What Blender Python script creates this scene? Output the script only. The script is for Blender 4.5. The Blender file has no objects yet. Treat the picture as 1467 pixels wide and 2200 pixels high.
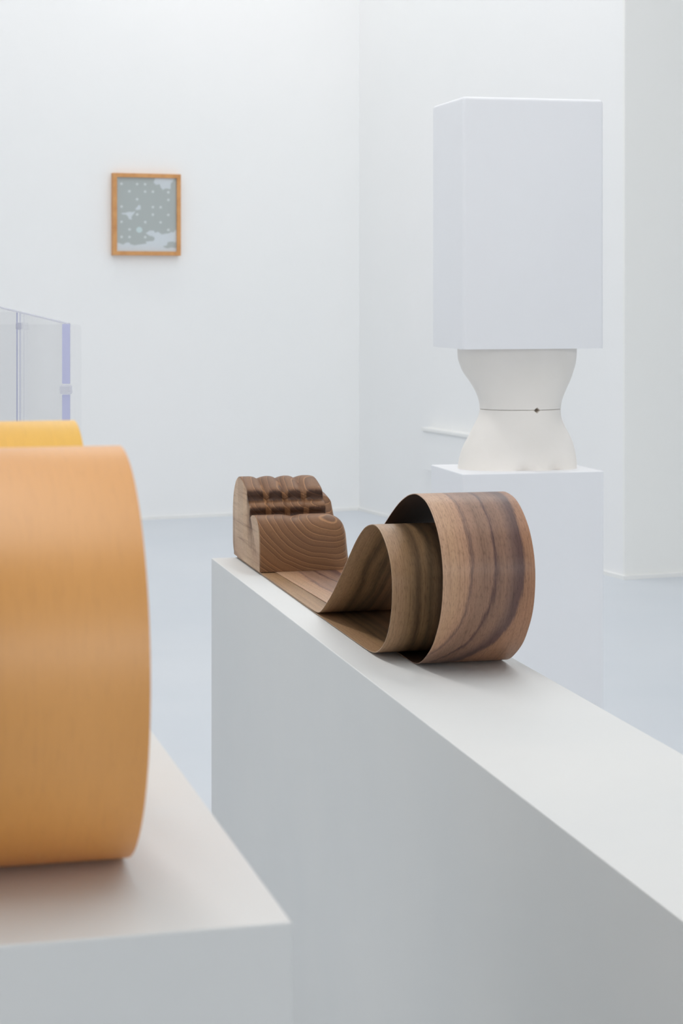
import bpy, bmesh, math, random
from mathutils import Vector, Matrix, noise

random.seed(4)
scene = bpy.context.scene
COL = scene.collection
R = math.radians

# ------------------------------------------------------------------ camera
CAM_H, FPX, HORIZON, CX = 1.6, 4300.0, 625.0, 733.5
cam_data = bpy.data.cameras.new('camera')
cam = bpy.data.objects.new('camera', cam_data)
COL.objects.link(cam)
cam.location = (0, 0, CAM_H)
cam.rotation_euler = (R(90), 0, 0)
cam_data.sensor_fit = 'VERTICAL'
cam_data.sensor_height = 36.0
cam_data.sensor_width = 24.0
cam_data.lens = FPX / 2200.0 * 36.0
cam_data.shift_y = -(1100.0 - HORIZON) / 2200.0
cam_data.clip_start = 0.05
cam_data.dof.use_dof = True
cam_data.dof.focus_distance = 4.25
cam_data.dof.aperture_fstop = 10.0
cam_data.dof.aperture_blades = 9
scene.camera = cam

# ------------------------------------------------------------------ world, lights, exposure
world = bpy.data.worlds.new('world')
scene.world = world
world.use_nodes = True
world.node_tree.nodes['Background'].inputs[0].default_value = (0.86, 0.93, 1.0, 1)
world.node_tree.nodes['Background'].inputs[1].default_value = 0.25

ROOM = 22.3                                   # the room is turned against the view
RC = Vector((0.13, 14.6, 0))                  # far right corner of the room
RA = Vector((math.sin(R(ROOM)), -math.cos(R(ROOM)), 0))     # along the right wall, towards the viewer
RB = Vector((-math.cos(R(ROOM)), -math.sin(R(ROOM)), 0))    # along the back wall, towards the left
CEIL = 5.4


def room(a, b, z=0.0):
    p = RC + RA * a + RB * b
    return Vector((p.x, p.y, z))


def area_light(name, a, b, la, lb, power, color):
    d = bpy.data.lights.new(name, 'AREA')
    d.shape = 'RECTANGLE'
    d.size, d.size_y = lb, la
    d.energy = power
    d.color = color
    o = bpy.data.objects.new(name, d)
    COL.objects.link(o)
    o.location = room(a, b, CEIL - 0.1)
    o.rotation_euler = (0, 0, R(ROOM))
    return o


COOL = (1.0, 0.978, 0.952)
LIGHT_ROWS = [(6.4, 0.9, 10.0, 0.35, 84), (6.4, 2.8, 10.0, 0.35, 46), (9.3, 5.3, 9.0, 0.35, 122), (0.6, 3.2, 0.2, 5.5, 31)]
for k, (a, b, la, lb, pw) in enumerate(LIGHT_ROWS):
    area_light('ceiling_light_row', a, b, la, lb, pw, COOL)

# added fill light high behind the camera; no window stands there
FILL_A, FILL_B, FILL_W, FILL_Z0, FILL_Z1 = 28.5, 3.0, 9.0, 3.0, 5.2
fill_data = bpy.data.lights.new('camera_side_fill', 'AREA')
fill_data.shape = 'RECTANGLE'
fill_data.size, fill_data.size_y = FILL_W, FILL_Z1 - FILL_Z0
fill_data.energy = 295
fill_data.color = (1.0, 0.98, 0.96)
fill_obj = bpy.data.objects.new('camera_side_fill', fill_data)
COL.objects.link(fill_obj)
fill_obj.location = room(FILL_A - 0.08, FILL_B, (FILL_Z0 + FILL_Z1) / 2)
fill_obj.rotation_euler = (R(90), 0, R(ROOM))

vs = scene.view_settings
scene.display_settings.display_device = 'sRGB'
vs.view_transform = 'Standard'
vs.look = 'None'
vs.gamma = 1.0
vs.use_curve_mapping = False
vs.exposure = 0.0
scene.cycles.use_denoising = True
scene.cycles.max_bounces = 16
scene.cycles.diffuse_bounces = 10
scene.cycles.transparent_max_bounces = 24


# ------------------------------------------------------------------ helpers
def lin(r, g, b):
    def c(v):
        v /= 255.0
        return v / 12.92 if v <= 0.04045 else ((v + 0.055) / 1.055) ** 2.4
    return (c(r), c(g), c(b), 1.0)


def empty(name, loc, rz, label, cat, group=None):
    o = bpy.data.objects.new(name, None)
    COL.objects.link(o)
    o.location = loc
    o.rotation_euler = (0, 0, R(rz))
    o.empty_display_size = 0.1
    o['label'] = label
    o['category'] = cat
    if group:
        o['group'] = group
    return o


def link(name, bm, mat, parent=None, smooth=None):
    me = bpy.data.meshes.new(name)
    bm.normal_update()
    bm.to_mesh(me)
    bm.free()
    me.materials.append(mat)
    o = bpy.data.objects.new(name, me)
    COL.objects.link(o)
    if parent is not None:
        o.parent = parent
    if smooth is not None:
        me.polygons.foreach_set('use_smooth', [True] * len(me.polygons))
        if smooth < 179:
            me.set_sharp_from_angle(angle=R(smooth))
    return o


def structure(o):
    o['kind'] = 'structure'
    return o


def box_bm(x0, x1, y0, y1, z0, z1, bevel=0.0, seg=2, keep_bottom=False):
    bm = bmesh.new()
    v = [bm.verts.new(p) for p in ((x0, y0, z0), (x1, y0, z0), (x1, y1, z0), (x0, y1, z0),
                                   (x0, y0, z1), (x1, y0, z1), (x1, y1, z1), (x0, y1, z1))]
    for f in ((3, 2, 1, 0), (4, 5, 6, 7), (0, 1, 5, 4), (1, 2, 6, 5), (2, 3, 7, 6), (3, 0, 4, 7)):
        bm.faces.new([v[i] for i in f])
    if bevel > 0:
        es = [e for e in bm.edges if not (keep_bottom and all(abs(w.co.z - z0) < 1e-6 for w in e.verts))]
        bmesh.ops.bevel(bm, geom=es, offset=bevel, segments=seg, affect='EDGES', profile=0.5)
    return bm


def prism_bm(pts, z0, z1):
    """vertical prism over a counter-clockwise outline"""
    bm = bmesh.new()
    lo = [bm.verts.new((p[0], p[1], z0)) for p in pts]
    hi = [bm.verts.new((p[0], p[1], z1)) for p in pts]
    n = len(pts)
    bm.faces.new(lo[::-1])
    bm.faces.new(hi)
    for i in range(n):
        j = (i + 1) % n
        bm.faces.new((lo[i], lo[j], hi[j], hi[i]))
    bmesh.ops.recalc_face_normals(bm, faces=bm.faces[:])
    return bm


def catmull(pts, step):
    """dense centripetal-like resampling of a 2D polyline, uniform in arc length"""
    P = [Vector(p) for p in pts]
    P = [P[0] * 2 - P[1]] + P + [P[-1] * 2 - P[-2]]
    dense = []
    for i in range(1, len(P) - 2):
        p0, p1, p2, p3 = P[i - 1], P[i], P[i + 1], P[i + 2]
        for k in range(16):
            t = k / 16
            dense.append(0.5 * ((2 * p1) + (p2 - p0) * t + (2 * p0 - 5 * p1 + 4 * p2 - p3) * t * t
                                + (3 * p1 - p0 - 3 * p2 + p3) * t ** 3))
    dense.append(P[-2].copy())
    # light smoothing, then uniform resampling
    for _ in range(6):
        dense = [dense[0]] + [(dense[i - 1] + 2 * dense[i] + dense[i + 1]) / 4 for i in range(1, len(dense) - 1)] + [dense[-1]]
    L = [0.0]
    for i in range(1, len(dense)):
        L.append(L[-1] + (dense[i] - dense[i - 1]).length)
    n = max(4, int(L[-1] / step))
    out, j = [], 0
    for k in range(n + 1):
        s = L[-1] * k / n
        while j < len(L) - 2 and L[j + 1] < s:
            j += 1
        seg = L[j + 1] - L[j]
        t = 0 if seg < 1e-9 else (s - L[j]) / seg
        out.append(dense[j].lerp(dense[j + 1], min(1, max(0, t))))
    return out, L[-1]


# ------------------------------------------------------------------ materials
def new_mat(name):
    m = bpy.data.materials.new(name)
    m.use_nodes = True
    nt = m.node_tree
    return m, nt, nt.nodes['Principled BSDF']


def node(nt, kind, **kw):
    n = nt.nodes.new(kind)
    for k, v in kw.items():
        setattr(n, k, v)
    return n


def ramp(nt, stops, interp='LINEAR'):
    r = nt.nodes.new('ShaderNodeValToRGB')
    r.color_ramp.interpolation = interp
    el = r.color_ramp.elements
    while len(el) < len(stops):
        el.new(0.5)
    for e, (p, c) in zip(el, stops):
        e.position = p
        e.color = c
    return r


def math_node(nt, op, a, b=None, clamp=False):
    n = nt.nodes.new('ShaderNodeMath')
    n.operation = op
    n.use_clamp = clamp
    for i, v in enumerate((a, b)):
        if v is None:
            continue
        if isinstance(v, (int, float)):
            n.inputs[i].default_value = v
        else:
            nt.links.new(v, n.inputs[i])
    return n.outputs[0]


def mix_color(nt, mode, fac, a, b):
    n = nt.nodes.new('ShaderNodeMix')
    n.data_type = 'RGBA'
    n.blend_type = mode
    for sock, v in ((n.inputs[0], fac), (n.inputs[6], a), (n.inputs[7], b)):
        if isinstance(v, (int, float)):
            sock.default_value = v
        elif isinstance(v, tuple):
            sock.default_value = v
        else:
            nt.links.new(v, sock)
    return n.outputs[2]


def noise_tex(nt, vec, scale, detail=3, rough=0.5, dist=0.0):
    n = nt.nodes.new('ShaderNodeTexNoise')
    n.inputs['Scale'].default_value = scale
    n.inputs['Detail'].default_value = detail
    n.inputs['Roughness'].default_value = rough
    n.inputs['Distortion'].default_value = dist
    if vec is not None:
        nt.links.new(vec, n.inputs['Vector'])
    return n.outputs[0]


def mapping(nt, vec, scale=(1, 1, 1), loc=(0, 0, 0), rot=(0, 0, 0)):
    n = nt.nodes.new('ShaderNodeMapping')
    n.inputs['Scale'].default_value = scale
    n.inputs['Location'].default_value = loc
    n.inputs['Rotation'].default_value = rot
    nt.links.new(vec, n.inputs['Vector'])
    return n.outputs[0]


def paint(name, c1, c2, rough=0.6, scale=3.0, bump=0.0, bump_scale=120.0, spec=0.4):
    """flat paint with faint roller mottling"""
    m, nt, b = new_mat(name)
    tc = node(nt, 'ShaderNodeTexCoord')
    n = noise_tex(nt, tc.outputs['Object'], scale, 4, 0.55)
    r = ramp(nt, [(0.35, c1), (0.68, c2)])
    nt.links.new(n, r.inputs[0])
    nt.links.new(r.outputs[0], b.inputs['Base Color'])
    b.inputs['Roughness'].default_value = rough
    b.inputs['Specular IOR Level'].default_value = spec
    if bump > 0:
        n2 = noise_tex(nt, tc.outputs['Object'], bump_scale, 3, 0.6)
        bp = node(nt, 'ShaderNodeBump')
        bp.inputs['Strength'].default_value = bump
        bp.inputs['Distance'].default_value = 0.002
        nt.links.new(n2, bp.inputs['Height'])
        nt.links.new(bp.outputs[0], b.inputs['Normal'])
    return m


def veneer(name, bands, warp=0.06, warp_scale=1.7, fiber=0.35, rough=0.5, seed=0.0, fine=(700, 26), bump=0.05,
           tint=None, spec=0.3, growth=0.75, drift=None):
    """sheet of wood veneer: UV x runs across the strip (0..1), UV y along it in metres"""
    m, nt, b = new_mat(name)
    uv = node(nt, 'ShaderNodeUVMap')
    uv.uv_map = 'grain'
    sep = node(nt, 'ShaderNodeSeparateXYZ')
    nt.links.new(uv.outputs[0], sep.inputs[0])
    # broad figure: bands across the strip that wander along the grain
    w1 = noise_tex(nt, mapping(nt, uv.outputs[0], (1.2, warp_scale, 1), (seed, seed * 2, 0)), 1.6, 3, 0.55)
    w2 = noise_tex(nt, mapping(nt, uv.outputs[0], (9, 1.3 * warp_scale, 1), (seed + 4, 0, 0)), 2.0, 4, 0.6)
    off = math_node(nt, 'ADD', math_node(nt, 'MULTIPLY', math_node(nt, 'SUBTRACT', w1, 0.5), warp * 4),
                    math_node(nt, 'MULTIPLY', math_node(nt, 'SUBTRACT', w2, 0.5), warp * 1.5))
    x = math_node(nt, 'ADD', sep.outputs[0], off)
    if drift:
        # the figure bends sideways beyond a point along the strip
        bend = math_node(nt, 'MAXIMUM', math_node(nt, 'SUBTRACT', sep.outputs[1], drift[0]), 0.0)
        x = math_node(nt, 'ADD', x, math_node(nt, 'MULTIPLY', math_node(nt, 'MULTIPLY', bend, bend), drift[1]))
    p = noise_tex(nt, mapping(nt, uv.outputs[0], (fine[0] * 0.18, fine[1] * 0.55, 1), (seed, 7, 0)), 1.0, 4, 0.7)
    x = math_node(nt, 'ADD', x, math_node(nt, 'MULTIPLY', math_node(nt, 'SUBTRACT', p, 0.5), 0.075))
    r = ramp(nt, bands)
    nt.links.new(x, r.inputs[0])
    # growth lines inside the bands
    g = noise_tex(nt, mapping(nt, uv.outputs[0], (34, 1.5, 1), (seed, 3, 0)), 1.5, 5, 0.65, 0.3)
    gr = ramp(nt, [(0.32, (0.62, 0.58, 0.56, 1)), (0.52, (1, 1, 1, 1)), (0.75, (1.0, 1.0, 1.0, 1))])
    nt.links.new(g, gr.inputs[0])
    c = mix_color(nt, 'MULTIPLY', growth, r.outputs[0], gr.outputs[0])
    # pores: short dashes along the grain
    p = noise_tex(nt, mapping(nt, uv.outputs[0], (fine[0] * 0.18, fine[1], 1), (seed, 0, 0)), 1.0, 4, 0.7)
    pr = ramp(nt, [(0.30, (0.50, 0.46, 0.43, 1)), (0.50, (1, 1, 1, 1)), (0.8, (1.0, 1.0, 1.0, 1))])
    nt.links.new(p, pr.inputs[0])
    c = mix_color(nt, 'MULTIPLY', fiber, c, pr.outputs[0])
    if tint:
        c = mix_color(nt, 'MULTIPLY', 1.0, c, tint)
    nt.links.new(c, b.inputs['Base Color'])
    b.inputs['Roughness'].default_value = rough
    b.inputs['Specular IOR Level'].default_value = spec
    bp = node(nt, 'ShaderNodeBump')
    bp.inputs['Strength'].default_value = bump
    bp.inputs['Distance'].default_value = 0.0006
    nt.links.new(p, bp.inputs['Height'])
    nt.links.new(bp.outputs[0], b.inputs['Normal'])
    return m


WALL_W = paint('wall_paint', lin(241, 242, 242), lin(244, 244, 244), 0.75, 0.5, 0.04, 60)
WALL_R = paint('wall_paint_warm', lin(240, 240, 238), lin(243, 243, 240), 0.75, 0.5, 0.04, 60)
CEIL_M = paint('ceiling_paint', lin(242, 243, 243), lin(244, 244, 244), 0.85, 0.5)
FLOOR_M = paint('floor_coating', lin(203, 209, 216), lin(208, 213, 219), 0.38, 0.8, 0.0, 60, 0.35)
PLINTH_M = paint('plinth_paint', lin(222, 223, 222), lin(226, 226, 224), 0.55, 2.0, 0.04, 160)
BUST_PLINTH_M = paint('plinth_paint_bright', lin(239, 240, 243), lin(241, 242, 245), 0.55, 2.0, 0.03, 160)
TRIM_M = paint('trim_paint', lin(238, 238, 236), lin(242, 242, 240), 0.5, 2.0)
CERAMIC_M = paint('cream_ceramic', lin(242, 237, 230), lin(246, 241, 235), 0.7, 5.0, 0.05, 200)

WALNUT_OUT = veneer('walnut_veneer_streaked', [
    (0.00, lin(190, 153, 124)), (0.14, lin(186, 148, 116)), (0.27, lin(178, 138, 110)), (0.31, lin(118, 90, 78)),
    (0.34, lin(156, 120, 98)), (0.44, lin(138, 106, 86)), (0.54, lin(144, 110, 90)), (0.572, lin(84, 58, 54)),
    (0.605, lin(132, 100, 82)), (0.68, lin(142, 108, 88)), (0.75, lin(124, 94, 80)), (0.82, lin(96, 70, 64)),
    (0.875, lin(98, 70, 64)), (0.915, lin(158, 116, 88)), (1.0, lin(166, 122, 92))],
    warp=0.055, warp_scale=2.2, fiber=0.85, seed=2.3, fine=(430, 75), growth=0.7, drift=(1.86, 7.0), bump=0.12, rough=0.4, spec=0.45)
WALNUT_IN = veneer('walnut_veneer_olive', [
    (0.00, lin(176, 142, 108)), (0.12, lin(170, 134, 100)), (0.24, lin(150, 118, 84)), (0.32, lin(98, 76, 54)),
    (0.38, lin(140, 110, 78)), (0.45, lin(100, 80, 58)), (0.50, lin(128, 100, 72)), (0.57, lin(92, 72, 54)), (0.63, lin(140, 106, 76)), (0.74, lin(108, 82, 60)),
    (0.85, lin(150, 112, 80)), (1.0, lin(146, 106, 74))],
    warp=0.06, warp_scale=1.8, fiber=0.75, seed=7.1, fine=(430, 60), bump=0.1, rough=0.4, spec=0.45)
WALNUT_BACK = veneer('dark_veneer_back', [(0, lin(74, 54, 42)), (0.5, lin(60, 42, 32)), (1, lin(70, 50, 38))], seed=1.0)  # darker brown for the inner face of the outer loop
ORANGE_M = veneer('orange_veneer', [
    (0.0, lin(224, 156, 74)), (0.3, lin(230, 164, 84)), (0.6, lin(222, 154, 72)), (0.85, lin(230, 162, 82)),
    (1.0, lin(226, 158, 78))], warp=0.05, warp_scale=0.9, fiber=0.12, rough=0.40, seed=4.0, fine=(500, 30), bump=0.01,
    spec=0.95, growth=0.06)
YELLOW_M = veneer('yellow_veneer', [
    (0.0, lin(240, 184, 70)), (0.35, lin(243, 192, 82)), (0.6, lin(237, 178, 62)), (1.0, lin(241, 188, 76))],
    warp=0.06, warp_scale=1.0, fiber=0.12, rough=0.4, seed=9.0, fine=(500, 30), bump=0.01, spec=0.4, growth=0.1)


def block_material():
    """walnut block: growth rings about an axis that runs along the block's depth (local y)"""
    m, nt, b = new_mat('walnut_block')
    tc = node(nt, 'ShaderNodeTexCoord')
    obj = tc.outputs['Object']
    wob = noise_tex(nt, mapping(nt, obj, (1, 0.6, 1)), 5.0, 2, 0.45)
    wob2 = noise_tex(nt, mapping(nt, obj, (1, 0.5, 1), (3, 1, 2)), 42.0, 3, 0.5)
    sep = node(nt, 'ShaderNodeSeparateXYZ')
    nt.links.new(obj, sep.inputs[0])
    # axis tilts a little upwards to the back
    dx = math_node(nt, 'SUBTRACT', sep.outputs[0], 0.212)
    zc = math_node(nt, 'SUBTRACT', math_node(nt, 'SUBTRACT', sep.outputs[2], 0.255), math_node(nt, 'MULTIPLY', sep.outputs[1], 0.42))
    dxs = math_node(nt, 'MULTIPLY', dx, 0.97)
    d2 = math_node(nt, 'ADD', math_node(nt, 'MULTIPLY', dxs, dxs), math_node(nt, 'MULTIPLY', zc, zc))
    d = math_node(nt, 'SQRT', d2)
    d = math_node(nt, 'ADD', d, math_node(nt, 'MULTIPLY', wob, 0.045))
    d = math_node(nt, 'ADD', d, math_node(nt, 'MULTIPLY', wob2, 0.0025))
    jit = nt.nodes.new('ShaderNodeTexNoise')
    jit.noise_dimensions = '1D'
    jit.inputs['Scale'].default_value = 46.0
    jit.inputs['Detail'].default_value = 1
    nt.links.new(d, jit.inputs['W'])
    d = math_node(nt, 'ADD', d, math_node(nt, 'MULTIPLY', jit.outputs[0], 0.011))
    ph = math_node(nt, 'FRACT', math_node(nt, 'MULTIPLY', d, 72.0))
    ring = ramp(nt, [(0.0, lin(126, 88, 58)), (0.4, lin(128, 90, 59)), (0.72, lin(116, 80, 52)), (0.86, lin(106, 72, 47)),
                     (0.92, lin(162, 118, 79)), (0.965, lin(158, 114, 76)), (1.0, lin(126, 88, 58))])
    nt.links.new(ph, ring.inputs[0])
    # slow tone changes from ring to ring
    tone_n = nt.nodes.new('ShaderNodeTexNoise')
    tone_n.noise_dimensions = '1D'
    tone_n.inputs['Scale'].default_value = 24.0
    tone_n.inputs['Detail'].default_value = 2
    nt.links.new(d, tone_n.inputs['W'])
    tone = ramp(nt, [(0.3, (0.86, 0.83, 0.82, 1)), (0.55, (1, 1, 1, 1)), (0.72, (1.08, 1.04, 1.0, 1))])
    nt.links.new(tone_n.outputs[0], tone.inputs[0])
    c = mix_color(nt, 'MULTIPLY', 1.0, ring.outputs[0], tone.outputs[0])
    # side (long grain) faces: paler, streaks along the depth
    geo = node(nt, 'ShaderNodeNewGeometry')
    vt = node(nt, 'ShaderNodeVectorTransform', vector_type='NORMAL', convert_from='WORLD', convert_to='OBJECT')
    nt.links.new(geo.outputs['True Normal'], vt.inputs[0])
    sn = node(nt, 'ShaderNodeSeparateXYZ')
    nt.links.new(vt.outputs[0], sn.inputs[0])
    side = math_node(nt, 'MULTIPLY', math_node(nt, 'SUBTRACT', math_node(nt, 'ABSOLUTE', sn.outputs[0]), 0.75), 5.0, True)
    sg = noise_tex(nt, mapping(nt, obj, (60, 3.5, 62), (1, 0, 0), (R(-13), 0, 0)), 1.0, 4, 0.6, 0.5)
    sr = ramp(nt, [(0.28, lin(150, 118, 92)), (0.45, lin(196, 166, 136)), (0.62, lin(208, 178, 148)), (0.8, lin(184, 152, 122))])
    nt.links.new(sg, sr.inputs[0])
    low = noise_tex(nt, mapping(nt, obj, (8, 3, 9), (5, 0, 0)), 1.4, 3, 0.5)
    lr = ramp(nt, [(0.35, (0.74, 0.64, 0.60, 1)), (0.6, (1, 1, 1, 1))])
    nt.links.new(low, lr.inputs[0])
    sidec = mix_color(nt, 'MULTIPLY', 0.8, sr.outputs[0], lr.outputs[0])
    c = mix_color(nt, 'MIX', side, c, sidec)
    # darker brown multiplied into the carved finger hollows
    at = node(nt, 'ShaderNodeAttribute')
    at.attribute_name = 'hollow_dark'
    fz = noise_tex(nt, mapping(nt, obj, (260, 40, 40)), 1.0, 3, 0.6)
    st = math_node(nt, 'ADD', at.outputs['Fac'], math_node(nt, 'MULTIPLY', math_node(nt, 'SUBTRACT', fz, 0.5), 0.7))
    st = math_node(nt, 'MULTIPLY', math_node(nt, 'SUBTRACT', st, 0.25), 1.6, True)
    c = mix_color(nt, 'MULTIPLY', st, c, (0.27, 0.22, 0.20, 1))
    # pores
    p = noise_tex(nt, mapping(nt, obj, (420, 60, 420)), 1.0, 3, 0.6)
    pr = ramp(nt, [(0.3, (0.72, 0.7, 0.68, 1)), (0.5, (1, 1, 1, 1))])
    nt.links.new(p, pr.inputs[0])
    c = mix_color(nt, 'MULTIPLY', 0.6, c, pr.outputs[0])
    nt.links.new(c, b.inputs['Base Color'])
    b.inputs['Roughness'].default_value = 0.5
    b.inputs['Specular IOR Level'].default_value = 0.3
    return m


def frame_wood():
    m, nt, b = new_mat('oak_frame')
    tc = node(nt, 'ShaderNodeTexCoord')
    n = noise_tex(nt, mapping(nt, tc.outputs['Object'], (14, 60, 14)), 1.0, 4, 0.6, 0.4)
    r = ramp(nt, [(0.3, lin(196, 138, 82)), (0.6, lin(214, 158, 100)), (0.8, lin(204, 146, 90))])
    nt.links.new(n, r.inputs[0])
    nt.links.new(r.outputs[0], b.inputs['Base Color'])
    b.inputs['Roughness'].default_value = 0.5
    return m


def clear_sheet(name, tint, gloss=0.5):
    """thin clear sheet: straight transmission plus a Fresnel reflection"""
    m, nt, b = new_mat(name)
    nt.nodes.remove(b)
    out = nt.nodes['Material Output']
    t = node(nt, 'ShaderNodeBsdfTransparent')
    t.inputs[0].default_value = tint
    g = node(nt, 'ShaderNodeBsdfGlossy')
    g.inputs['Roughness'].default_value = 0.08
    g.inputs[0].default_value = (1, 1, 1, 1)
    fr = node(nt, 'ShaderNodeFresnel')
    fr.inputs[0].default_value = 1.45
    k = math_node(nt, 'MULTIPLY', fr.outputs[0], gloss)
    mx = node(nt, 'ShaderNodeMixShader')
    nt.links.new(k, mx.inputs[0])
    nt.links.new(t.outputs[0], mx.inputs[1])
    nt.links.new(g.outputs[0], mx.inputs[2])
    nt.links.new(mx.outputs[0], out.inputs[0])
    return m


def edge_plastic(name, col, trans=0.3):
    m, nt, b = new_mat(name)
    nt.nodes.remove(b)
    out = nt.nodes['Material Output']
    d = node(nt, 'ShaderNodeBsdfDiffuse')
    d.inputs[0].default_value = col
    tl = node(nt, 'ShaderNodeBsdfTranslucent')
    tl.inputs[0].default_value = col
    tr = node(nt, 'ShaderNodeBsdfTransparent')
    tr.inputs[0].default_value = col
    m1 = node(nt, 'ShaderNodeMixShader')
    m1.inputs[0].default_value = 0.4
    nt.links.new(d.outputs[0], m1.inputs[1])
    nt.links.new(tl.outputs[0], m1.inputs[2])
    m2 = node(nt, 'ShaderNodeMixShader')
    m2.inputs[0].default_value = trans
    nt.links.new(m1.outputs[0], m2.inputs[1])
    nt.links.new(tr.outputs[0], m2.inputs[2])
    nt.links.new(m2.outputs[0], out.inputs[0])
    return m


def print_material():
    m, nt, b = new_mat('printed_paper')
    at = node(nt, 'ShaderNodeVertexColor')
    at.layer_name = 'print'
    nt.links.new(at.outputs[0], b.inputs['Base Color'])
    b.inputs['Roughness'].default_value = 0.85
    return m


BLOCK_M = block_material()
OAK_M = frame_wood()
GLASS_M = clear_sheet('picture_glass', (0.97, 0.98, 0.98, 1), 0.5)
ACRYLIC_M = clear_sheet('clear_acrylic', (0.983, 0.983, 0.985, 1), 0.5)
LAVENDER_M = edge_plastic('lavender_acrylic_edge', lin(232, 233, 250), 0.45)
CLIP_M = edge_plastic('frosted_acrylic', lin(244, 244, 248), 0.6)
PRINT_M = print_material()
LAMP_M = paint('lamp_housing', lin(225, 225, 225), lin(230, 230, 230), 0.5)

# ------------------------------------------------------------------ the room
LEN_R = 3.795                                  # right wall from the corner to the outer corner
A_END, B_END = 28.5, 9.0
T = 0.25


def wall(name, p, q, nrm, mat, z1=CEIL, t=T):
    """slab from p to q, thickness T away from the room (nrm points into the room)"""
    pts = [p, q, q - nrm * t, p - nrm * t]
    return structure(link(name, prism_bm([(v.x, v.y) for v in pts], 0, z1), mat))


NB = RA.copy()            # back wall faces along RA
NR = RB.copy()            # right wall faces along RB
wall('wall_back', room(0, -T), room(0, B_END), NB, WALL_W)
wall('wall_right', room(0, 0), room(LEN_R - 0.02, 0), NR, WALL_W)
wall('wall_return', room(LEN_R, 0), room(LEN_R, -4.0), NB, WALL_R, t=0.02)
wall('wall_right_near', room(LEN_R, -4.0), room(A_END, -4.0), NR, WALL_W)
wall('wall_left', room(0, B_END), room(A_END, B_END), -NR, WALL_W)
wall('wall_front', room(A_END, B_END), room(A_END, -4.0), -NB, WALL_W)
fp = [room(-1, B_END + 1), room(-1, -5), room(A_END + 1, -5), room(A_END + 1, B_END + 1)]
structure(link('floor', prism_bm([(v.x, v.y) for v in fp], -0.1, 0.0), FLOOR_M))
structure(link('ceiling', prism_bm([(v.x, v.y) for v in fp], CEIL, CEIL + 0.1), CEIL_M))


def base_strip(name, p, q, nrm, mat):
    t = 0.012
    pts = [p, q, q + nrm * t, p + nrm * t]
    return structure(link(name, prism_bm([(v.x, v.y) for v in pts], 0.0, 0.022), mat))


base_strip('baseboard_back', room(0, 0.012), room(0, B_END), NB, TRIM_M)
base_strip('baseboard_right', room(0, 0), room(LEN_R, 0), NR, TRIM_M)
base_strip('baseboard_return', room(LEN_R, 0.012), room(LEN_R, -4.0), NB, TRIM_M)

# ------------------------------------------------------------------ white wall box on the right wall
wb = empty('wall_box', room(1.97, 0.0, 0.40), -67.7, 'low white box fixed to the right wall behind the white bust plinth', 'wall box')
link('body', box_bm(-0.73, 0.75, -0.06, 0.0, 0.0, 0.26, 0.004), WALL_W, wb)
link('cover_plate', box_bm(-0.74, 0.76, -0.072, 0.0, 0.262, 0.285, 0.003), TRIM_M, wb)

# ------------------------------------------------------------------ long plinth with the walnut sculpture
TH = 13.4
PA = Vector((-0.3343, 5.217, 0))
LP_TOP = 0.9
lp = empty('plinth', PA, TH, 'long white plinth under the walnut block and walnut loops', 'plinth')
link('body', box_bm(0, 0.319, -3.42, 0.028, 0, LP_TOP, 0.0018), PLINTH_M, lp)


def strip_bm(profile, u0, u1, thick, drift=0.0, drift_len=1.0, nu=14, under=0):
    """veneer strip: profile (y, z) swept along x from u0 to u1; drift shifts it sideways towards its start"""
    n = len(profile)
    bm = bmesh.new()
    uvl = bm.loops.layers.uv.new('grain')
    arc = [0.0]
    for i in range(1, n):
        arc.append(arc[-1] + (profile[i] - profile[i - 1]).length)
    rows = ([], [])
    for i in range(n):
        a = profile[max(0, i - 1)]
        b = profile[min(n - 1, i + 1)]
        t = (b - a).normalized()
        nrm = Vector((-t.y, t.x))
        sh = -drift * max(0.0, 1.0 - arc[i] / drift_len)
        for side in (0, 1):
            p = profile[i] + nrm * (thick * (0.5 if side else -0.5))
            rows[side].append([bm.verts.new((u0 + sh + (u1 - u0) * k / nu, p.x, p.y)) for k in range(nu + 1)])

    def quad(vs, uvs, mi=0):
        f = bm.faces.new(vs)
        f.material_index = mi
        for lp_, c in zip(f.loops, uvs):
            lp_[uvl].uv = c
    for i in range(n - 1):
        for k in range(nu):
            uvs = [(k / nu, arc[i]), ((k + 1) / nu, arc[i]), ((k + 1) / nu, arc[i + 1]), (k / nu, arc[i + 1])]
            q = rows[1]
            quad((q[i][k], q[i][k + 1], q[i + 1][k + 1], q[i + 1][k]), uvs, under)
            q = rows[0]
            quad((q[i + 1][k], q[i + 1][k + 1], q[i][k + 1], q[i][k]), [uvs[3], uvs[2], uvs[1], uvs[0]])
        for k in (0, nu):
            e = 0.0 if k == 0 else 1.0
            vs = (rows[0][i][k], rows[1][i][k], rows[1][i + 1][k], rows[0][i + 1][k])
            if k == nu:
                vs = vs[::-1]
            quad(vs, [(e, arc[i])] * 2 + [(e, arc[i + 1])] * 2 if k == 0 else [(e, arc[i + 1])] * 2 + [(e, arc[i])] * 2)
    for i in (0, n - 1):
        for k in range(nu):
            vs = (rows[0][i][k], rows[0][i][k + 1], rows[1][i][k + 1], rows[1][i][k])
            quad(vs, [(k / nu, arc[i]), ((k + 1) / nu, arc[i])] * 2)
    bmesh.ops.recalc_face_normals(bm, faces=bm.faces[:])
    return bm


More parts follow.
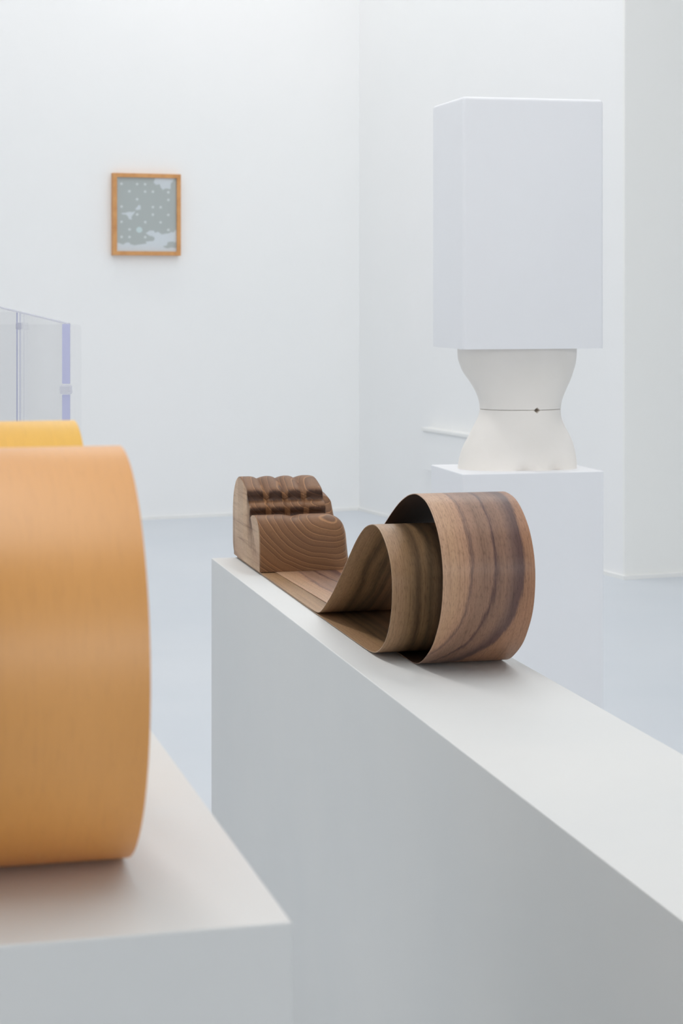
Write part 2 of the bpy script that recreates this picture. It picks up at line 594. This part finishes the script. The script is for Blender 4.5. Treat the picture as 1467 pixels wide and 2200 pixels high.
VT = 0.0013
INNER = [(0.02, 0.0045), (-0.2, 0.0045), (-0.5, 0.0045), (-0.80, 0.0045), (-0.90, 0.0050), (-0.945, 0.0075), (-0.975, 0.0150), (-1.0095, 0.0301),
         (-1.0834, 0.0684), (-1.1549, 0.1142), (-1.224, 0.1600), (-1.291, 0.2035), (-1.3557, 0.2352), (-1.4075, 0.2485),
         (-1.4437, 0.2513), (-1.4792, 0.2460), (-1.5162, 0.2299), (-1.545, 0.2085), (-1.562, 0.1854), (-1.5695, 0.1603),
         (-1.5695, 0.1330), (-1.5635, 0.1057), (-1.5508, 0.0779), (-1.5279, 0.0501), (-1.4933, 0.0270), (-1.4508, 0.0105),
         (-1.4075, 0.0045), (-1.34, 0.0027), (-1.224, 0.0024), (-1.08, 0.0024), (-0.95, 0.0024), (-0.6, 0.0024), (-0.3, 0.0024), (0.015, 0.0024)]
OUTER = [(0.01, 0.0062), (-0.3, 0.0062), (-0.7, 0.0062), (-0.86, 0.0066), (-0.92, 0.0130), (-0.965, 0.0330), (-1.035, 0.0760),
         (-1.108, 0.1240), (-1.178, 0.1690), (-1.245, 0.2050), (-1.313, 0.2390), (-1.3614, 0.2635), (-1.4211, 0.2904),
         (-1.479, 0.3095), (-1.5255, 0.3185), (-1.560, 0.3200), (-1.6026, 0.3150), (-1.6339, 0.3045), (-1.6646, 0.2869),
         (-1.6918, 0.2640), (-1.7112, 0.2354), (-1.7216, 0.2060), (-1.7234, 0.1772), (-1.7187, 0.1458), (-1.7068, 0.1153),
         (-1.6858, 0.0864), (-1.6554, 0.0551), (-1.6121, 0.0280), (-1.5693, 0.0090), (-1.5255, 0.0016), (-1.480, 0.0009),
         (-1.40, 0.0008), (-1.30, 0.0008)]
vr = empty('veneer_scroll', PA + Vector((0, 0, LP_TOP)), TH, 'brown walnut veneer sheets curled into two nested loops on the long plinth', 'sculpture')
pin, _ = catmull(INNER, 0.006)
pout, _ = catmull(OUTER, 0.006)
o = link('inner_loop', strip_bm(pin, 0.066, 0.240, VT), WALNUT_IN, vr, 40)
o['label'] = 'olive brown inner loop'
o = link('outer_loop', strip_bm(pout, 0.119, 0.292, VT, 0.026, 0.95, under=1), WALNUT_OUT, vr, 40)
o.data.materials.append(WALNUT_BACK)
o['label'] = 'pinkish brown outer loop with dark purple streaks'


# ------------------------------------------------------------------ carved block
def block_bm():
    # side outline at a finger's middle: (depth from the front, height), front bottom -> up -> over the top -> back bottom
    prof = [(0.001, 0.0), (0.0, 0.03), (0.001, 0.06), (0.006, 0.09), (0.018, 0.113), (0.036, 0.126), (0.060, 0.1315), (0.085, 0.1318),
            (0.106, 0.1285), (0.120, 0.1225),                                    # thumb, into the crease
            (0.129, 0.1235), (0.131, 0.130), (0.1295, 0.138), (0.131, 0.146), (0.139, 0.153), (0.152, 0.157),    # lower knuckle row
            (0.1605, 0.160), (0.165, 0.1665), (0.165, 0.175), (0.168, 0.183), (0.178, 0.1895), (0.196, 0.1955),
            (0.225, 0.2035), (0.252, 0.2090), (0.275, 0.2110), (0.298, 0.2085), (0.318, 0.2015), (0.336, 0.190),
            (0.352, 0.174), (0.364, 0.155), (0.371, 0.130), (0.373, 0.100), (0.373, 0.060), (0.372, 0.035),
            (0.366, 0.016), (0.352, 0.004), (0.338, 0.0), (0.17, 0.0)]
    pts, _ = catmull(prof, 0.0026)
    M = len(pts)
    n_u = 132
    W = 0.228
    FW = 0.196                                    # width of the four fingers
    us = [W * k / (n_u - 1) for k in range(n_u)]
    bm = bmesh.new()
    st = bm.verts.layers.float.new('hollow_dark')
    rings = []
    cen = Vector((0.19, 0.10))
    for u in us:
        w = u / FW
        # finger groove: 0 on a finger, 1 between two fingers
        fpos = w * 4.0
        fr = fpos - math.floor(fpos)
        gro = (2 * abs(fr - 0.5)) ** 2.3
        if fpos < 0.5 or fpos > 3.5:
            gro = 0.0 if fpos < 3.5 else max(0.0, min(1.0, (fpos - 3.5) * 2)) ** 3.2 * 0.35
        past = max(0.0, min(1.0, (u - FW) / 0.007))
        past = past * past * (3 - 2 * past)
        ring = []
        for i in range(M):
            y, z = pts[i]
            upper = 1.0 if (z > 0.121 and y > 0.1205) else 0.0
            g_front = upper * max(0.0, min(1.0, (0.335 - y) / 0.05))
            # between the fingers the surface sinks
            ny, nz = (0.55, -0.83) if y > 0.165 else (0.95, -0.1)
            y2 = y + ny * 0.0108 * gro * g_front
            z2 = z + nz * 0.0108 * gro * g_front
            # behind the little finger the hand's edge lies lower and further back
            if past > 0 and z > 0.121 and y > 0.1205:
                s = (z - 0.1215) / 0.09
                tz = 0.1215 + s * 0.056
                ty = max(y2, 0.150 + 0.060 * s) if y < 0.27 else y2
                y2 = y2 + (ty - y2) * past
                z2 = z2 + (tz - z2) * past
            # the thumb rounds off to the right and has a shallow dip past its tip
            q = max(0.0, (u - (W - 0.052)) / 0.052)
            drop = 0.036 * (1 - math.sqrt(max(0.0, 1 - q * q)))
            if y < 0.125:
                k = max(0.0, min(1.0, (z - 0.02) / 0.10))
                z2 -= drop * k
                dip = math.exp(-((u - 0.098) / 0.016) ** 2) * 0.0045
                z2 -= dip * max(0.0, min(1.0, (z - 0.10) / 0.03)) * max(0.0, min(1.0, y / 0.05))
                y2 += 0.020 * q * q * max(0.0, 1 - y / 0.1) * max(0.0, min(1.0, (z + 0.03) / 0.08))
            elif z > 0.12:
                z2 -= 0.5 * drop * past
            # small roundover on both ends
            e = min(u, W - u)
            rr = 0.004 if u < W / 2 else 0.016
            if e < rr:
                ins = (rr * 0.8) * (1 - math.sqrt(max(0.0, 1 - (1 - e / rr) ** 2)))
                d = cen - Vector((y2, z2))
                if d.length > 1e-6 and z2 > 0.002:
                    d.normalize()
                    y2 += d.x * ins
                    z2 = max(0.0, z2 + d.y * ins)
            v = bm.verts.new((u, y2, max(0.0, z2)))
            # darkening mask: full in the hollows under the knuckles, none between fingers
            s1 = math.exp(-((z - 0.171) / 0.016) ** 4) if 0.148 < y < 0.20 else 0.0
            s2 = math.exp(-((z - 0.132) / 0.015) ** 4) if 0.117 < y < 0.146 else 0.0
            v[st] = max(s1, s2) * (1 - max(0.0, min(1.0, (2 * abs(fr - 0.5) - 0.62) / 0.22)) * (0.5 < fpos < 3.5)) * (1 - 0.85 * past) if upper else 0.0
            ring.append(v)
        rings.append(ring)
    for a, b in zip(rings[:-1], rings[1:]):
        for i in range(M):
            j = (i + 1) % M
            bm.faces.new((a[i], a[j], b[j], b[i]))
    for ring in (rings[0], rings[-1]):
        f = bm.faces.new(ring)
        bmesh.ops.triangulate(bm, faces=[f])
    bmesh.ops.recalc_face_normals(bm, faces=bm.faces[:])
    return bm


BL = Vector((-0.2011, 4.9264, LP_TOP + 0.0071))
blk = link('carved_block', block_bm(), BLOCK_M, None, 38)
blk.location = BL
blk.rotation_euler = (0, 0, R(TH))
blk['label'] = 'walnut block carved with four curled fingers and a thumb standing on the veneer'
blk['category'] = 'sculpture'

# ------------------------------------------------------------------ foreground plinth with the orange and yellow loops
TF = 14.35
PC = Vector((-0.0389, 1.5855, 0))
FP_TOP = 1.1
fpl = empty('plinth', PC, TF, 'nearest white plinth at lower left under the orange veneer loop', 'plinth')
link('body', box_bm(-0.56, 0, 0, 1.32, 0, FP_TOP, 0.0018), PLINTH_M, fpl)

E1 = Vector((math.cos(R(TF)), math.sin(R(TF)), 0))
E2 = Vector((-math.sin(R(TF)), math.cos(R(TF)), 0))


def fore(u, L, z):
    p = PC + E1 * u + E2 * L
    return Vector((p.x, p.y, z))


def loop_points(front, back, zc, rz, tail):
    """closed bend: from the flat tail, along the bottom, round the front, over the top and down the back to the tail"""
    pts = [(tail, 0.0010), (tail * 0.75, 0.0010), (tail * 0.5, 0.0010), (tail * 0.25, 0.0010)]
    for k in range(0, 25):
        a = -90 - 180 * k / 24
        pts.append((front * math.cos(R(a)), zc + rz * math.sin(R(a))))
    for k in range(1, 9):
        a = 90 - 90 * k / 9
        pts.append((back * math.cos(R(a)), zc + rz * math.sin(R(a))))
    pts += [(back * 0.99, zc * 0.72), (back * 1.0, zc * 0.4), (back * 1.12, 0.018), (back * 1.4, 0.0042), (tail, 0.0034)]
    return pts


orl = empty('veneer_loop', fore(-0.1038, 0.2345, FP_TOP), TF, 'large orange veneer loop in the left foreground, out of focus', 'sculpture')
p, _ = catmull(loop_points(0.175, 0.115, 0.1810, 0.1800, 0.165), 0.008)
link('bent_sheet', strip_bm(p, -0.34, 0.0, 0.0020), ORANGE_M, orl, 40)

ylp = empty('veneer_loop', fore(-0.1038, 0.2345 + 0.345, FP_TOP), TF, 'yellow veneer loop standing behind the orange loop', 'sculpture')
p, _ = catmull(loop_points(0.165, 0.15, 0.1815, 0.1805, 0.22), 0.008)
link('bent_sheet', strip_bm(p, -0.34, 0.0, 0.0020), YELLOW_M, ylp, 40)

# ------------------------------------------------------------------ bust: plinth, ceramic torso in two halves, white box on top
TB = 13.7
PB = Vector((0.370, 6.1, 0))
BP_TOP, BOX_Z0, BOX_Z1 = 1.041, 1.4215, 2.1935
bp = empty('plinth', PB, TB, 'white plinth on the right carrying the cream torso', 'plinth')
link('body', box_bm(0, 0.456, 0, 0.3465, 0, BP_TOP, 0.003), BUST_PLINTH_M, bp)

TC = Vector((0.5545, 6.315))
KY = 6.315 / FPX
LEFT = [(742, 983.5), (755, 983.5), (770, 984.6), (785, 989), (800, 996), (818, 1008.5), (834, 1018.5), (850, 1026), (865, 1030), (878, 1031),
        (890, 1029.3), (905, 1023), (921, 1014.5), (938, 1006), (958, 995.5), (975, 989.5), (990, 986), (1009, 984)]
RIGHT = [(742, 1237), (755, 1237), (770, 1236), (785, 1233.5), (803, 1228), (820, 1222), (836, 1214.5), (850, 1208.5), (862, 1204.5), (878, 1202.5),
         (890, 1203), (905, 1207), (921, 1214.5), (938, 1223.5), (955, 1230), (975, 1234.5), (990, 1236.5), (1009, 1237)]


def interp(tab, y):
    # smooth (Catmull-Rom) lookup
    if y <= tab[0][0]:
        return tab[0][1]
    for i in range(len(tab) - 1):
        if tab[i][0] <= y <= tab[i + 1][0]:
            t = (y - tab[i][0]) / (tab[i + 1][0] - tab[i][0])
            p1, p2 = tab[i][1], tab[i + 1][1]
            p0 = tab[max(0, i - 1)][1]
            p3 = tab[min(len(tab) - 1, i + 2)][1]
            return 0.5 * (2 * p1 + (p2 - p0) * t + (2 * p0 - 5 * p1 + 4 * p2 - p3) * t * t + (3 * p1 - p0 - 3 * p2 + p3) * t ** 3)
    return tab[-1][1]


SEAM = 1.6 - (878 - HORIZON) * KY
NAVEL = (0.037, SEAM - 0.001)                    # x across the torso, height


def torso_bm(z0, z1, seam_at_top):
    zs, z = [], z0
    while z < z1 - 1e-6:
        zs.append(z)
        z += 0.0012 if abs(z - SEAM) < 0.014 else 0.006
    zs.append(z1)
    # finer columns about the navel
    angs, a = [], -180.0
    while a < 180.0 - 1e-6:
        angs.append(a)
        a += 0.35 if -84 < a < -64 else 3.0
    bm = bmesh.new()
    rows = []
    for z in zs:
        py = HORIZON + (1.6 - z) / KY
        l, r = interp(LEFT, py), interp(RIGHT, py)
        ax = (r - l) * 0.5 * KY / 0.985
        cx_ = ((r + l) * 0.5 - 1110.6) * KY
        hip = min(1.0, max(0.0, (SEAM - z) / 0.19))
        up = min(1.0, max(0.0, (z - SEAM) / 0.17))
        by = 0.083 + 0.024 * hip ** 1.3 + 0.020 * up ** 1.2
        e = max(0.0, min(1.0, (0.0016 - (z1 - z if seam_at_top else z - z0)) / 0.0016))
        row = []
        for a in angs:
            ca, sa = math.cos(R(a)), math.sin(R(a))
            ex = 2.0 / 2.35
            x = math.copysign(abs(ca) ** ex, ca) * ax
            y = math.copysign(abs(sa) ** ex, sa) * by
            if sa < 0:                            # front relief
                s = -sa
                belly = math.exp(-((x - 0.03) / 0.07) ** 2 - ((z - (SEAM - 0.055)) / 0.06) ** 2) * 0.010
                groin = (math.exp(-((x - 0.004) / 0.022) ** 2) + math.exp(-((x - 0.105) / 0.022) ** 2)) * max(0.0, 1 - (z - BP_TOP) / 0.035) ** 2 * 0.020
                y -= (belly - groin) * s
                d = abs(x - NAVEL[0]) / 0.0100 + abs(z - NAVEL[1]) / 0.0092
                if d < 1:
                    y += 0.040 * min(1.0, (1 - d) * 2.2)
            k = 1 - 0.006 * e
            zz = z
            if not seam_at_top and False:
                zz = z
            row.append(bm.verts.new((x * k + cx_, y * k, zz)))
        rows.append(row)
    n = len(angs)
    for p_, q_ in zip(rows[:-1], rows[1:]):
        for i in range(n):
            j = (i + 1) % n
            bm.faces.new((p_[i], p_[j], q_[j], q_[i]))
    bm.faces.new(rows[0][::-1])
    bm.faces.new(rows[-1])
    bmesh.ops.recalc_face_normals(bm, faces=bm.faces[:])
    return bm


tor = empty('torso', (TC.x, TC.y, 0), 6.0, 'cream ceramic waist torso with a seam and navel hole between plinth and white box', 'sculpture')
link('lower_torso', torso_bm(BP_TOP, SEAM - 0.0010, True), CERAMIC_M, tor, 50)
link('upper_torso', torso_bm(SEAM + 0.0006, BOX_Z0, False), CERAMIC_M, tor, 50)

wbx = empty('white_box', PB + Vector((0, 0, BOX_Z0)), TB, 'tall smooth white box with rounded edges balanced on the torso', 'box')
link('body', box_bm(0, 0.456, 0, 0.332, 0, BOX_Z1 - BOX_Z0, 0.011, 4, True), BUST_PLINTH_M, wbx, 40)

# ------------------------------------------------------------------ clear acrylic sculpture
AC = Vector((-0.7566, 5.5, 0))
acr = empty('acrylic_sculpture', AC, 0, 'clear acrylic sheets with lavender edges standing behind the yellow loop', 'sculpture')
DA = Vector((-math.cos(R(45)), math.sin(R(45)), 0))


def slanted_sheet(p, d, length, thick, z0, za, zb, mat, name, parent):
    """upright sheet from p along d, its top rising from za to zb"""
    n = Vector((-d.y, d.x, 0)) * thick * 0.5
    bm = bmesh.new()
    q = p + d * length
    lo = [bm.verts.new(v) for v in (p + n + Vector((0, 0, z0)), p - n + Vector((0, 0, z0)), q - n + Vector((0, 0, z0)), q + n + Vector((0, 0, z0)))]
    hi = [bm.verts.new(v) for v in (p + n + Vector((0, 0, za)), p - n + Vector((0, 0, za)), q - n + Vector((0, 0, zb)), q + n + Vector((0, 0, zb)))]
    bm.faces.new(lo)
    bm.faces.new(hi)
    for i in range(4):
        j = (i + 1) % 4
        bm.faces.new((lo[i], lo[j], hi[j], hi[i]))
    bmesh.ops.recalc_face_normals(bm, faces=bm.faces[:])
    return link(name, bm, mat, parent)


Z_A = 1.6 - 71 * 5.5 / FPX
SLOPE = 0.136
sheet_a = slanted_sheet(Vector((0.006, 0.012, 0)), DA, 0.62, 0.012, 0.0, Z_A, Z_A + 0.62 * SLOPE, ACRYLIC_M, 'slanted_sheet', acr)
link('edge_strip', box_bm(-0.0105, 0.0105, -0.004, 0.006, 1.345, Z_A, 0.001), LAVENDER_M, sheet_a)['label'] = 'lavender edge above the clip'
link('edge_strip', box_bm(-0.0105, 0.0105, -0.004, 0.006, 0.0, 1.315, 0.001), LAVENDER_M, sheet_a)['label'] = 'lavender edge below the clip'
link('clip', box_bm(-0.016, 0.016, -0.012, 0.010, 1.317, 1.341, 0.004, 3), CLIP_M, acr)
# top rim of the slanted sheet
rim = bmesh.new()
a0 = Vector((0.006, 0.012, Z_A))
a1 = a0 + DA * 0.62 + Vector((0, 0, 0.62 * SLOPE))
nn = Vector((-DA.y, DA.x, 0)) * 0.0045
up = Vector((0, 0, 0.0022))
vsr = [rim.verts.new(v) for v in (a0 - nn - up, a0 + nn - up, a0 + nn + up, a0 - nn + up, a1 - nn - up, a1 + nn - up, a1 + nn + up, a1 - nn + up)]
for f_ in ((0, 1, 2, 3), (7, 6, 5, 4), (0, 4, 5, 1), (1, 5, 6, 2), (2, 6, 7, 3), (3, 7, 4, 0)):
    rim.faces.new([vsr[i] for i in f_])
bmesh.ops.recalc_face_normals(rim, faces=rim.faces[:])
link('top_rim', rim, CLIP_M, sheet_a)


def rounded_sheet(x0, x1, y, thick, z1, r):
    """upright sheet facing the viewer with a rounded upper right corner"""
    out = [(x0, 0.0), (x1, 0.0)]
    for k in range(9):
        a = R(90 * k / 8)
        out.append((x1 - r + r * math.cos(a), z1 - r + r * math.sin(a)))
    out.append((x0, z1))
    bm = bmesh.new()
    fr = [bm.verts.new((p_[0], y, p_[1])) for p_ in out]
    bk = [bm.verts.new((p_[0], y + thick, p_[1])) for p_ in out]
    bm.faces.new(fr)
    bm.faces.new(bk[::-1])
    n = len(out)
    for i in range(n):
        j = (i + 1) % n
        bm.faces.new((fr[i], bk[i], bk[j], fr[j]))
    bmesh.ops.recalc_face_normals(bm, faces=bm.faces[:])
    return bm


link('front_sheet', rounded_sheet(-0.36, 0.0345, 0.055, 0.003, 1.6 - 72 * 5.555 / FPX, 0.012), ACRYLIC_M, acr)
# second sheet behind, its near edge seen as a thin lavender line
XC = -0.165
yb = 0.012 - (XC - 0.006)
link('rear_sheet', rounded_sheet(XC - 0.35, XC + 0.002, yb, 0.003, 1.6 - 46 * (5.5 + yb) / FPX, 0.004), ACRYLIC_M, acr)
link('rear_edge', box_bm(XC - 0.0010, XC + 0.0020, yb - 0.002, yb + 0.003, 0, 1.6 - 46 * (5.5 + yb) / FPX), LAVENDER_M, acr)
link('clip', box_bm(XC - 0.002, XC + 0.012, yb - 0.008, yb + 0.008, 1.49, 1.51, 0.003, 2), CLIP_M, acr)

# ------------------------------------------------------------------ framed print on the back wall
PX, PZ0, PZ1 = 0.5, None, None
pic_c = room(0, 1.622)
PYC = pic_c.y
pic = empty('framed_print', (pic_c.x, pic_c.y, 1.6 + (HORIZON - 461) / FPX * (PYC - 0.03)), ROOM, 'small grey print in a thin oak frame on the back wall', 'picture')
FWD, FHT, FD, FB = 0.490, 0.570, 0.048, 0.028


def frame_bar(p0, p1, inner0, inner1):
    """mitred bar: p0,p1 outer ends, inner0,inner1 inner ends (x, z)"""
    bm = bmesh.new()
    fr = [bm.verts.new((q[0], -FD, q[1])) for q in (p0, p1, inner1, inner0)]
    bk = [bm.verts.new((q[0], -0.001, q[1])) for q in (p0, p1, inner1, inner0)]
    bm.faces.new(fr)
    bm.faces.new(bk[::-1])
    for i in range(4):
        j = (i + 1) % 4
        bm.faces.new((fr[i], bk[i], bk[j], fr[j]))
    bmesh.ops.recalc_face_normals(bm, faces=bm.faces[:])
    return bm


hx, hz = FWD / 2, FHT / 2
oc = [(-hx, -hz), (hx, -hz), (hx, hz), (-hx, hz)]
ic = [(-hx + FB, -hz + FB), (hx - FB, -hz + FB), (hx - FB, hz - FB), (-hx + FB, hz - FB)]
for i in range(4):
    j = (i + 1) % 4
    link('frame_bar', frame_bar(oc[i], oc[j], ic[i], ic[j]), OAK_M, pic)
link('glass', box_bm(-hx + FB - 0.004, hx - FB + 0.004, -FD + 0.008, -FD + 0.010, -hz + FB - 0.004, hz - FB + 0.004), GLASS_M, pic)

# print: coordinates in the photograph's close-up, x 345..1150, y 265..1295
PATCHES = [
    [(868, 262), (1112, 262), (1100, 330), (1070, 330), (1072, 425), (1010, 410), (965, 440), (935, 400), (905, 362), (850, 350), (838, 340)],
    [(600, 690), (640, 655), (670, 670), (668, 718), (610, 715)],
    [(415, 770), (500, 752), (600, 738), (555, 800), (545, 850), (515, 845), (490, 790)],
    [(340, 1165), (400, 1180), (440, 1190), (490, 1165), (540, 1190), (600, 1205), (740, 1185), (730, 1150), (790, 1148), (850, 1130), (850, 1100),
     (810, 1075), (745, 1050), (745, 1030), (790, 1002), (840, 1000), (860, 1028), (905, 1022), (950, 1050), (1040, 1035), (1110, 1020), (1150, 960),
     (1160, 1300), (340, 1300)],
]
GREY_BACK = [[(960, 1220), (1010, 1200), (1025, 1160), (1080, 1140), (1125, 1160), (1160, 1110), (1160, 1235), (1060, 1240), (990, 1240)]]
DOTS = [(415, 362), (622, 362), (727, 362), (520, 464), (727, 464), (831, 464), (1037, 466), (622, 570), (1037, 572), (417, 674), (831, 676), (934, 676),
        (624, 780), (831, 780), (1037, 780), (417, 884), (730, 884), (934, 884), (522, 988), (1037, 988), (417, 1092), (522, 1092), (730, 1092)]


def inside(poly, x, y):
    c = False
    n = len(poly)
    for i in range(n):
        x1, y1 = poly[i]
        x2, y2 = poly[(i + 1) % n]
        if (y1 > y) != (y2 > y) and x < (x2 - x1) * (y - y1) / (y2 - y1) + x1:
            c = not c
    return c


def print_mesh():
    nx, nz = 150, 190
    w, h = FWD - 2 * FB + 0.006, FHT - 2 * FB + 0.006
    bm = bmesh.new()
    cl = bm.verts.layers.float_color.new('print')
    grey, white, dot, blue = lin(200, 204, 203), lin(236, 239, 244), lin(240, 242, 243), lin(228, 240, 241)
    g = []
    for j in range(nz + 1):
        row = []
        for i in range(nx + 1):
            px_ = 345 + 805 * i / nx
            py_ = 1295 - 1030 * j / nz
            n1 = noise.noise(Vector((px_ / 45, py_ / 45, 0))) * 14
            n2 = noise.noise(Vector((px_ / 45, py_ / 45, 7))) * 14
            x, y = px_ + n1, py_ + n2
            c = grey
            if any(inside(q, x, y) for q in PATCHES):
                c = white
            if any(inside(q, x, y) for q in GREY_BACK):
                c = grey
            if any((px_ - d[0]) ** 2 + (py_ - d[1]) ** 2 < 17 ** 2 for d in DOTS):
                c = dot
            if (px_ - 650) ** 2 + (py_ - 992) ** 2 < 40 ** 2:
                c = blue
            v = bm.verts.new((-w / 2 + w * i / nx, -0.032, -h / 2 + h * j / nz))
            v[cl] = c
            row.append(v)
        g.append(row)
    for j in range(nz):
        for i in range(nx):
            bm.faces.new((g[j][i], g[j][i + 1], g[j + 1][i + 1], g[j + 1][i]))
    return bm


link('print', print_mesh(), PRINT_M, pic)
link('backing_board', box_bm(-hx + FB - 0.004, hx - FB + 0.004, -0.031, -0.022, -hz + FB - 0.004, hz - FB + 0.004), TRIM_M, pic)
